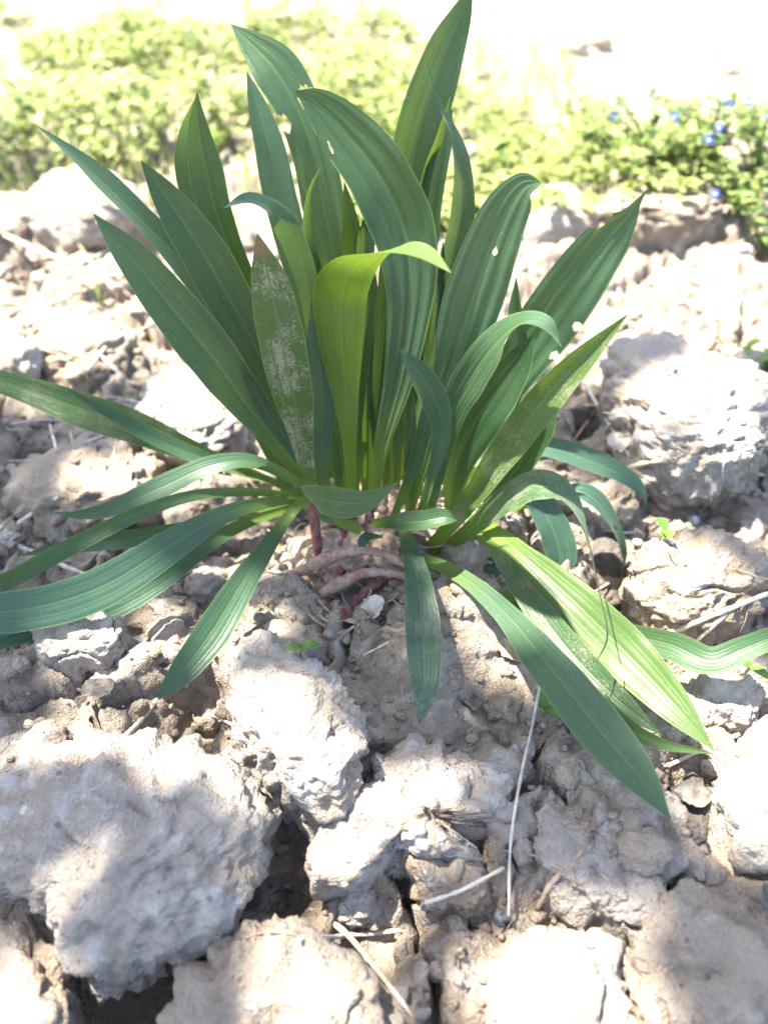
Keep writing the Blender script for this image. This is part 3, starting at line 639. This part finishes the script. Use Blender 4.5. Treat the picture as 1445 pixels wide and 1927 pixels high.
for (a, b) in (((630, 1020), (622, 930)), ((690, 1020), (700, 930)), ((735, 1010), (745, 920)), ((770, 1015), (790, 940)), ((720, 1020), (720, 930))):
    ptube('leaf_stalk', [(a[0], a[1] + 20, -.045, 24), (*a, -.04, 24), ((a[0] + b[0]) / 2, (a[1] + b[1]) / 2, -.035, 26), (*b, -.03, 24)], 'petiole_pink' if a[0] > 700 else 'petiole_red')
D, F = ico(5)
v = D * np.array([.042, .026, .022]); v = shape_clod(v, .02, 1.2, 4.4)
rs = obj('rootstock', mesh_np('rootstock', v, F), M['root'], None); rs.location = at_z(690, 1050, .0); bpy.context.view_layer.update()
rs.parent = PLANT; rs.matrix_parent_inverse = PLANT.matrix_world.inverted()
fib = []
for i in range(70):
    px = random.uniform(480, 800); py = random.uniform(985, 1190)
    p = surf(px, py) + Vector((0, -.002, .006)); P = [p]; ln = random.uniform(.006, .02)
    d = Vector((random.uniform(-1, 1), random.uniform(-.8, .2), random.uniform(-.6, .5))).normalized()
    for k in range(4):
        d = (d + Vector((random.uniform(-.5, .5), random.uniform(-.5, .5), random.uniform(-.6, .25)))).normalized(); P.append(P[-1] + d * ln * .4)
    r = random.uniform(.00025, .0007); fib.append(tube(P, [r, r, r * .8, r * .6, r * .3], 5))
tag(obj('root_fibre', tube_mesh('root_fibre', fib), M['root'], PLANT), kind='stuff')

# ------------------------------------------------------------------ straws, twigs and roots on the soil
def stem(path, wpx, mat, label, name='dry_stem', cat='dry stem', group=None, lift=0.4, ends=(0, 0), off=0):
    P = []
    for i, (px, py) in enumerate(path):
        p = surf(px, py); r = wpx * depth(p) / FPX / 2
        P.append(p + Vector((0, 0, r * lift)) + (CAM - p).normalized() * (r * .6 + off))
    if ends[0]: P[0].z += ends[0]
    if ends[1]: P[-1].z += ends[1]
    R = [wpx * depth(p) / FPX / 2 * (1 - .25 * i / len(P)) for i, p in enumerate(P)]
    o = obj(name, tube_mesh(name, [tube(P, R, 7)]), M[mat]); tag(o, label, cat, group); return o
stem([(1016,1285),(1000,1370),(978,1470),(960,1590),(957,1725)], 7, 'straw_grey', 'long upright straw leaning from the lying leaf down to a dark pebble', ends=(.01, 0), off=.008)
stem([(583,1712),(645,1752),(700,1815),(745,1872),(800,1945)], 12, 'straw', 'pale bent straw lying in front of the two lobed clod', off=.005)
stem([(800,1700),(870,1675),(948,1634)], 9, 'straw', 'short straw touching the foot of the upright straw', off=.005)
stem([(562,1768),(650,1762),(752,1752)], 10, 'straw_grey', 'flat grey straw under the pale bent straw', off=.003)
stem([(440,1792),(470,1762),(530,1755),(575,1768),(620,1803)], 4, 'root', 'thin curled root beside the largest clod', 'thin_root', 'root')
stem([(232,1392),(268,1355),(300,1312)], 11, 'straw', 'bleached dead leaf end continuing the tip of the low left leaf')
stem([(230,1330),(320,1335),(390,1345),(440,1365)], 6, 'straw', 'thin straw across the dark hollow left of the clay block')
stem([(1195,1212),(1265,1190),(1340,1160),(1460,1112)], 11, 'straw', 'long pale straw behind the sunlit lying leaf')
stem([(1308,1208),(1345,1175),(1390,1135)], 9, 'straw', 'short straw crossing the long pale straw')
stem([(1390,1383),(1320,1412),(1240,1450)], 9, 'straw', 'straw under the tip of the broad yellow lying leaf')
stem([(1262,1395),(1256,1440),(1250,1485)], 9, 'twig', 'brown stub of stem standing by the long leaf tip')
stem([(1010,1712),(1040,1660),(1095,1605)], 12, 'root', 'branched root stub lying on the grey flake', 'root_stub', 'root')
for q in ([(1060,1640),(1010,1612),(930,1598)], [(1080,1620),(1120,1640),(1160,1665)], [(1090,1610),(1110,1595),(1118,1580)], [(1070,1630),(1082,1660),(1090,1680)]):
    stem(q, 4, 'root', 'fine rootlet spreading from the branched root stub', 'rootlet', 'root', 'rootlets of the root stub')
stem([(395,868),(430,848),(470,820)], 9, 'twig', 'dark purple brown twig poking out behind the low left leaves')
stem([(1085,735),(1140,790),(1185,862)], 7, 'straw_grey', 'grey twig leaning across the dark hollow by the craggy clod', ends=(.012, 0))
stem([(1040,778),(1100,764),(1160,766)], 5, 'straw_grey', 'thin grey twig level across the dark hollow')
stem([(1175,884),(1215,873),(1250,868)], 10, 'straw', 'stub of pale stem under the craggy clod')
stem([(1160,1085),(1150,1095),(1100,1125)], 5, 'straw_grey', 'kinked thin stalk below the blue drooping leaf')
stem([(455,1180),(458,1215),(462,1245)], 5, 'straw_grey', 'thin dead stalk hanging behind the low left leaf')
stem([(660,1245),(720,1215),(800,1170)], 4, 'straw', 'fine straw on the brown bank under the base')
stem([(20,1020),(70,1045),(190,1095)], 12, 'straw_grey', 'flat grey straw under the lying left leaves')
stem([(15,1000),(60,970),(110,938)], 9, 'straw', 'pale straw on the crumbly clod by the low left leaves')
stem([(10,445),(110,488),(215,522)], 10, 'straw', 'pale straw arched over the stones behind the left leaves')
stem([(150,632),(200,680),(250,728)], 8, 'straw_grey', 'straw crossing another on the brown clod')
stem([(165,700),(195,660),(226,615)], 7, 'straw', 'short straw crossing the grey straw on the brown clod')
stem([(0,570),(80,575),(180,540)], 7, 'straw', 'thin straw lying behind the brown clod')
stem([(85,752),(95,800),(108,850)], 6, 'straw', 'upright bleached straw beside the far left leaf')
stem([(20,800),(90,792),(180,800)], 6, 'straw_grey', 'grey straw lying under the far left leaf')
for i in range(64):
    left = i % 2 == 0
    px = random.uniform(0, 420) if left else random.uniform(1060, 1440); py = random.uniform(440, 860) if left else random.uniform(560, 1260)
    a = random.uniform(0, 3.14); L = random.uniform(25, 80); c = random.uniform(-10, 10)
    stem([(px - L * math.cos(a), py - L * math.sin(a) * .6), (px + c, py + c), (px + L * math.cos(a), py + L * math.sin(a) * .6)], random.uniform(2.5, 6), random.choice(('straw', 'straw_grey', 'root')),
         'thin dry straw on the rough soil left of the plantain' if left else 'thin dry straw on the rough soil right of the plantain', group='straws left of the plantain' if left else 'straws right of the plantain')

# scraps of dead leaf
def scrap(px, py, L, mat, where):
    p = surf(px, py) + Vector((0, -.001, .003)); az = random.uniform(0, 6.28)
    n = 12; m = 5; V = []; cur = random.uniform(1.2, 2.4)
    for i in range(n + 1):
        t = i / n - .5
        for j in range(m + 1):
            u = j / m - .5; w_ = .42 * L * (1 - (2 * t) ** 2 * .8) * (1 + .25 * random.random())
            V.append((t * L, w_ * math.sin(u * cur) / cur * 2, L * .25 * (math.cos(u * cur) - 1) * -1 + L * .12 * math.sin(t * 4) + random.uniform(0, .03) * L))
    v = xf(np.array(V), p, az, random.uniform(-.4, .4), random.uniform(-.5, .5))
    f = [(i * (m + 1) + j, i * (m + 1) + j + 1, (i + 1) * (m + 1) + j + 1, (i + 1) * (m + 1) + j) for i in range(n) for j in range(m)]
    o = obj('dead_leaf_scrap', mesh_np('dead_leaf_scrap', v, f), M[mat]); tag(o, 'crumpled scrap of dead leaf ' + where, 'dead leaf')
for px, py, L, mt, wh in ((330, 1250, .014, 'litter', 'in the hollow beside the tip of the low left leaf'), (190, 1300, .014, 'litter', 'on the soil behind the largest clod'), (700, 1150, .014, 'straw_grey', 'hanging from the red leaf bases'),
        (660, 1170, .012, 'straw_grey', 'below the pink stalks'), (960, 1230, .014, 'root', 'on the brown bank beside the long pale leaf'), (880, 1320, .013, 'litter', 'half sunk in the brown clay bank'), (1300, 1500, .013, 'litter', 'beside the dark grey soil lump'),
        (1020, 1190, .016, 'straw', 'under the pair of lying right leaves'), (1160, 840, .016, 'straw_grey', 'at the foot of the craggy clod'), (380, 1020, .014, 'litter', 'under the low left leaves'), (520, 1030, .012, 'root', 'beside the red stalks on the left'), (1440, 1700, .014, 'litter', 'on top of the broad tan clod')):
    scrap(px, py, L, mt, wh)
# pebbles and shells
def pebble(px, py, wpx, mat, label, cat='pebble', name='pebble'):
    p = surf(px, py); s = wpx * depth(p) / FPX / 2
    D, F = ico(3); v = shape_clod(D * s * np.array([1, .85, .75]), s, .25, random.random() * 9, .2)
    o = obj(name, mesh_np(name, v, F), M[mat]); o.location = p + Vector((0, 0, s * .35)); tag(o, label, cat)
pebble(944, 1728, 34, 'pebble', 'dark speckled pebble at the foot of the upright straw')
pebble(803, 1705, 24, 'pebble', 'small black pebble at the end of the short straw')
pebble(827, 1830, 40, 'clod', 'smooth cream lump standing in front of the black pebble', 'clay lump', 'clay_lump')
pebble(1200, 1023, 18, 'shell', 'small white snail shell beside the blue drooping leaf', 'shell', 'snail_shell')
pebble(1302, 980, 20, 'shell', 'white shell chip on the shaded soil beyond the arching leaf', 'shell', 'snail_shell')

# ------------------------------------------------------------------ seedlings, weeds, grass
def ovate(L, W, n=5, cup=.15):
    """small leaf: base at origin, along +x"""
    vs = []
    for i in range(n + 1):
        t = i / n; w_ = W / 2 * math.sin(math.pi * min(1, t * .92 + .06)) ** .75 * (1 if t < 1 else 0.05)
        z = L * (0.10 * math.sin(t * 3) - .25 * t * t)
        vs += [(L * t, w_, z + cup * w_), (L * t, 0, z), (L * t, -w_, z + cup * w_)]
    f = []
    for i in range(n):
        a = i * 3
        f += [(a, a + 1, a + 4, a + 3), (a + 1, a + 2, a + 5, a + 4)]
    return np.array(vs), np.array(f)
OV = ovate(1, .62)
def seedling(px, py, size, label):
    p = surf(px, py); e = empty('seedling', p); tag(e, label, 'seedling', )
    h = size * .7
    obj('stalk', tube_mesh('stalk', [tube([p - Vector((0, 0, .002)), p + Vector((.0, 0, h * .5)), p + Vector((.001, 0, h))], [.0006, .0006, .0005], 6)]), M['stalk'], e)
    a0 = random.uniform(0, 3.14)
    for k in range(4):
        v = xf(OV[0], p + Vector((.001, 0, h * (1 if k < 2 else .9))), a0 + k * math.pi / 2 + (math.pi / 2 if k % 2 else 0) + random.uniform(-.3, .3), random.uniform(.2, .6), 0, size * (.85 if k < 2 else .6))
        obj('leaf', mesh_np('seedling_leaf', v, OV[1]), M['sprout'], e)
seedling(566, 1235, .009, 'tiny green seedling against the top of the steep clay block')
seedling(1018, 1352, .011, 'green seedling beside the upright straw')
seedling(1240, 1018, .011, 'green seedling at the edge of the sunlit tan clod')
seedling(1398, 1275, .010, 'green seedling by the sunlit lying leaf at the pale clod')
seedling(205, 385, .02, 'green seedling growing beside the rounded white clod')

def tuft(p, n, h, label, group, name='grass_tuft'):
    e = empty(name, p); tag(e, label, 'grass', group)
    for k in range(n):
        a = random.uniform(0, 6.28); lean = random.uniform(.05, .5); hh = h * random.uniform(.6, 1.1); wd = h * .028
        pts_ = [p + Vector((math.cos(a) * lean * hh * t ** 2, math.sin(a) * lean * hh * t ** 2, hh * t - .003)) for t in np.linspace(0, 1, 6)]
        b = Vector((-math.sin(a), math.cos(a), 0)); vs = []
        for i, q in enumerate(pts_):
            w_ = wd * (1 - (i / 5) ** 2) + .0001; vs += [q + b * w_, q - b * w_]
        obj('blade', mesh_np('blade', vs, [(2 * i, 2 * i + 1, 2 * i + 3, 2 * i + 2) for i in range(5)]), M['grass'], e)
for px, py, h, lab in ((195, 590, .04, 'thin pale grass tuft standing on the lit soil behind the outermost left leaf'), (290, 650, .022, 'short grass tuft just under the broad dark left leaf'),
        (172, 730, .022, 'tiny grass sprig above the far left lying leaf by the brown clod'), (240, 330, .07, 'tall pale grass tuft at the edge of the weeds beside the rounded white clod'), (290, 400, .05, 'grass tuft between the rounded white clod and the plantain'),
        (900, 400, .05, 'grass tuft seen between the thin curled leaf and the broad right leaf'), (1345, 640, .02, 'small grass sprig behind the tall craggy clod'), (260, 300, .06, 'yellowish grass tuft in front of the weed carpet')):
    tuft(surf(px, py), 6, h, lab, 'grass tufts round the plantain')

def flower(p, size, parent, az):
    items = [xf(ovate(1, .95, 4, .1)[0], p, az + k * math.pi / 2, .35 + .5 * math.sin(az + k * math.pi / 2), 0, size * (.55 if k else .6)) for k in range(4)]
    o = obj('flower', mesh_np('flower', np.vstack(items), np.vstack([ovate(1, .95, 4)[1] + i * 15 for i in range(4)])), M['petal'], parent)
    D, F = ico(2); c = obj('flower_eye', mesh_np('flower_eye', D * size * .12 + np.array(p + Vector((0, 0, size * .03))), F), M['petal_eye'], o)
def speedwell(p, R, h, nst, nfl, label):
    e = empty('speedwell_plant', p); tag(e, label, 'weed', 'blue flowered speedwell on the bank')
    st = []; lv = []; tips = []
    for k in range(nst):
        a = random.uniform(0, 6.28); r = R * math.sqrt(random.random()); hh = h * random.uniform(.55, 1.1)
        P = [p + Vector((math.cos(a) * r * t, math.sin(a) * r * t, hh * t ** .7 - .004)) for t in (0, .35, .7, 1)]
        st.append(tube(P, [.0011, .001, .0008, .0005], 5)); tips.append(P[-1])
        C = spline([tuple(q) for q in P], 9)
        for i in range(2, 9):
            for sgn in (0, 1):
                s = random.uniform(.008, .014)
                lv.append((xf(OV[0], C[i], i * 1.57 + sgn * math.pi + random.uniform(-.5, .5), random.uniform(-.2, .7), random.uniform(-.3, .3), s), OV[1]))
    obj('stems', tube_mesh('stems', st), M['stalk'], e)
    v, f = join(lv); tag(obj('foliage', mesh_np('foliage', v, f), M['weed_blue'], e), kind='stuff')
    for k in range(nfl):
        q = tips[k % len(tips)]; flower(q + Vector((random.uniform(-.004, .004), -.018, random.uniform(-.012, .004))), .0115, e, random.uniform(0, 3))
for px, py, R, h, n, nf, lab in (
    (1130, 330, .05, .06, 10, 1, 'speedwell plant on the left end of the earth bank'), (1230, 310, .06, .07, 12, 2, 'speedwell plant with blue flowers above the square edged earth block'),
    (1330, 320, .06, .07, 12, 3, 'speedwell plant with several blue flowers right of the earth block'), (1420, 340, .06, .075, 12, 2, 'speedwell plant with blue flowers at the edge of the picture on the bank'),
    (1390, 400, .05, .05, 10, 2, 'low speedwell plant hanging in front of the bank'), (1435, 480, .04, .05, 7, 2, 'near speedwell plant with round leaves and a blue flower below the bank'),
    (1075, 280, .05, .05, 9, 0, 'flowerless weed between the green cover and the speedwell'), (1290, 250, .07, .06, 12, 2, 'farther speedwell plant behind the earth block'), (1400, 260, .07, .06, 12, 1, 'farther speedwell plant behind the bank at the picture edge'),
    (1440, 690, .02, .02, 4, 0, 'small weed sprig at the edge beside the craggy clod')):
    speedwell(surf(px, py), R, h, n, nf, lab)

def cover(name, label, n, xr, yr, hmax, leafs, mat, thr=-.1, seed=40, dens=None):
    lv = []; k = 0; t = 0
    while k < n and t < n * 20:
        t += 1; x = random.uniform(*xr); y = random.uniform(*yr)
        d = float(noise2(np.array([x * 3.2]), np.array([y * 3.2]), seed)[0]) + (dens(x, y) if dens else 0)
        if d < thr: continue
        k += 1; z = gz(x, y); h = hmax * random.uniform(.35, 1) * min(1, .5 + d)
        for i in range(leafs):
            hh = h * random.random() ** .7; a = random.uniform(0, 6.28); r = random.uniform(0, .018)
            lv.append((xf(OV4[0], (x + r * math.cos(a), y + r * math.sin(a), z + hh), a, random.uniform(-.3, .8), random.uniform(-.5, .5), random.uniform(.006, .024)), OV4[1]))
    v, f = join(lv); tag(obj(name, mesh_np(name, v, f), M[mat]), label, 'weeds', kind='stuff')
OV4 = ovate(1, .7, 3)
cover('weed_cover', 'sunny yellow green carpet of small leaved weeds behind the plantain', 1000, (-1.25, 0.12), (.60, 1.8), .095, 11, 'weed', thr=.10, dens=lambda x, y: .14 - max(0, x + .05) * 2)
cover('weed_cover', 'low green weeds between the plantain and the blue flowered bank', 420, (-.06, .34), (.40, .95), .04, 8, 'weed', seed=44, dens=lambda x, y: .05)
cover('far_weeds', 'far strip of green weeds across the field edge', 1500, (-3.2, 3.2), (2.3, 4.5), .08, 8, 'weed', seed=47, thr=.0)
def grasses(n, xr, yr, h):
    V = []; F = []
    for k in range(n):
        x = random.uniform(*xr); y = random.uniform(*yr); z = gz(x, y); a = random.uniform(0, 6.28); L = h * random.uniform(.5, 1.2); ln = random.uniform(.1, .7)
        b = np.array([-math.sin(a), math.cos(a), 0]); o = len(V)
        for i in range(4):
            t = i / 3; q = np.array([x + math.cos(a) * ln * L * t * t, y + math.sin(a) * ln * L * t * t, z + L * t]); w_ = .0014 * (1 - t * .95)
            V += [q + b * w_, q - b * w_]
        F += [(o + 2 * i, o + 2 * i + 1, o + 2 * i + 3, o + 2 * i + 2) for i in range(3)]
    return mesh_np('grass', V, F)
tag(obj('grass', grasses(2600, (-.75, .35), (.42, 1.5), .06), M['grass']), 'thin grass blades mixed into the weeds behind the plantain', 'grass', kind='stuff')

# ------------------------------------------------------------------ the tree that shades the plant (stands left of the view)
GAPS = [(510,130,.06,.055),(590,275,.035,.05),(130,1640,'z.03',.004),(850,330,.03,.03),(735,465,-.06,.055),(800,480,-.07,.045),(905,610,-.03,.06),(985,600,-.05,.055),(1090,680,-.05,.04),(1000,790,-.05,.025),
        (240,1120,'z.035',.03),(120,1170,'z.035',.02),(430,1120,'z.034',.022),(395,1160,'z.034',.02),(340,895,'z.05',.022),(1000,1170,'z.036',.022),(1180,1220,'z.03',.045),(1100,1130,'z.03',.03),(1010,1050,'z.036',.018),(985,945,'z.06',.016),
        (1340,1240,'z.035',.05),(1280,1090,'z.02',.04),(1400,740,'z.03',.025),(1300,800,'z.03',.03),(1360,1320,'z.02',.03),(1410,1480,'z.02',.045),(1040,1840,'z.01',.045),(1100,1900,'z.01',.03),
        (760,1500,'z.02',.022),(640,1600,'z.02',.018),(530,1400,'z.03',.03),(500,1330,'z.03',.018),(200,1370,'z.02',.02),(60,1360,'z.02',.025),(330,1410,'z.02',.02),(600,1890,'z.01',.022),(40,1900,'z.01',.02),
        (380,770,'z.02',.045),(330,830,'z.02',.03),(200,900,'z.02',.03),(120,560,'z.01',.06),(60,700,'z.01',.035),(150,420,'z.02',.09),(330,640,'z.01',.03),(60,480,'z.01',.06),
        (1200,560,'z.01',.05),(1400,560,'z.01',.07),(1300,480,'z.02',.08),(1060,480,'z.01',.04),(1400,900,'z.02',.03),(520,1010,'z.02',.014),(1250,950,'z.01',.02)]
E1 = S.cross(Vector((0, 0, 1))).normalized(); E2 = E1.cross(S).normalized()
def sunuv(p): return np.array([p.dot(E1), p.dot(E2)])
GU = np.array([sunuv(pt(a, b, c)) for a, b, c, r in GAPS]); GR = np.array([g[3] * (.52 if pt(*g[:3]).y < .03 else .85) for g in GAPS])
TR = Vector((-2.6, 1.0, 0)); TR.z = gz(TR.x, TR.y)
tree = empty('shade_tree', TR)
tag(tree, 'leafy tree standing beside the field, its branches shading the plantain', 'tree')
mid = Vector((0, -.1, 0)) + S * 1.3
obj('trunk', tube_mesh('trunk', [tube([TR - Vector((0, 0, .2)), TR + Vector((.03, 0, .8)), TR + Vector((.15, -.02, 1.7)), TR + Vector((.2, 0, 2.8)), TR + Vector((.1, .1, 3.8))], [.16, .12, .10, .07, .03], 14)]), M['bark'], tree)
lim = []
fork = TR + Vector((.16, 0, 1.35))
for k in range(9):
    tgt = mid + E1 * random.uniform(-.5, .5) + E2 * random.uniform(-.6, .2) + S * random.uniform(-.1, .15)
    q = fork.lerp(tgt, .5) + Vector((random.uniform(-.1, .1), random.uniform(-.1, .1), random.uniform(.0, .2)))
    lim.append(tube([fork, fork.lerp(q, .5) + Vector((0, 0, .05)), q, tgt], [.03, .016, .007, .002], 7))
obj('limbs', tube_mesh('limbs', lim), M['bark'], tree)
lv = []; OVT = ovate(1, .6, 3); cnt = 0; tries = 0
while cnt < 10500 and tries < 60000:
    tries += 1
    # shadow point on the ground that this leaf would fall on
    x = random.uniform(-.5, .5); y = random.uniform(-.55, .27)
    if y > .20 - .10 * abs(math.sin(x * 9)) + .05 * random.random() : continue
    g = Vector((x, y, 0)); q = sunuv(g)
    s = random.uniform(.018, .036)
    dd = np.hypot(*(GU - q).T)
    if (dd < GR + s * .42).any(): continue
    p = g + S * random.uniform(1.05, 1.5)
    az = random.uniform(0, 6.28)
    lv.append((xf(OVT[0] - np.array([.5, 0, 0]), p, az, random.uniform(-.5, .5), random.uniform(-.6, .6), s), OVT[1])); cnt += 1
# the rest of the crown, nearer the trunk
for k in range(1800):
    d = Vector((random.gauss(0, 1), random.gauss(0, 1), random.gauss(0, .7))); d *= .75 / max(d.length, .3) * random.random() ** .4
    p = TR + Vector((.1, .1, 3.2)) + d
    lv.append((xf(OVT[0], p, random.uniform(0, 6.28), random.uniform(-.6, .4), random.uniform(-.6, .6), random.uniform(.05, .09)), OVT[1]))
v, f = join(lv)
tag(obj('crown', mesh_np('crown', v, f), M['tree_leaf'], tree), kind='stuff')
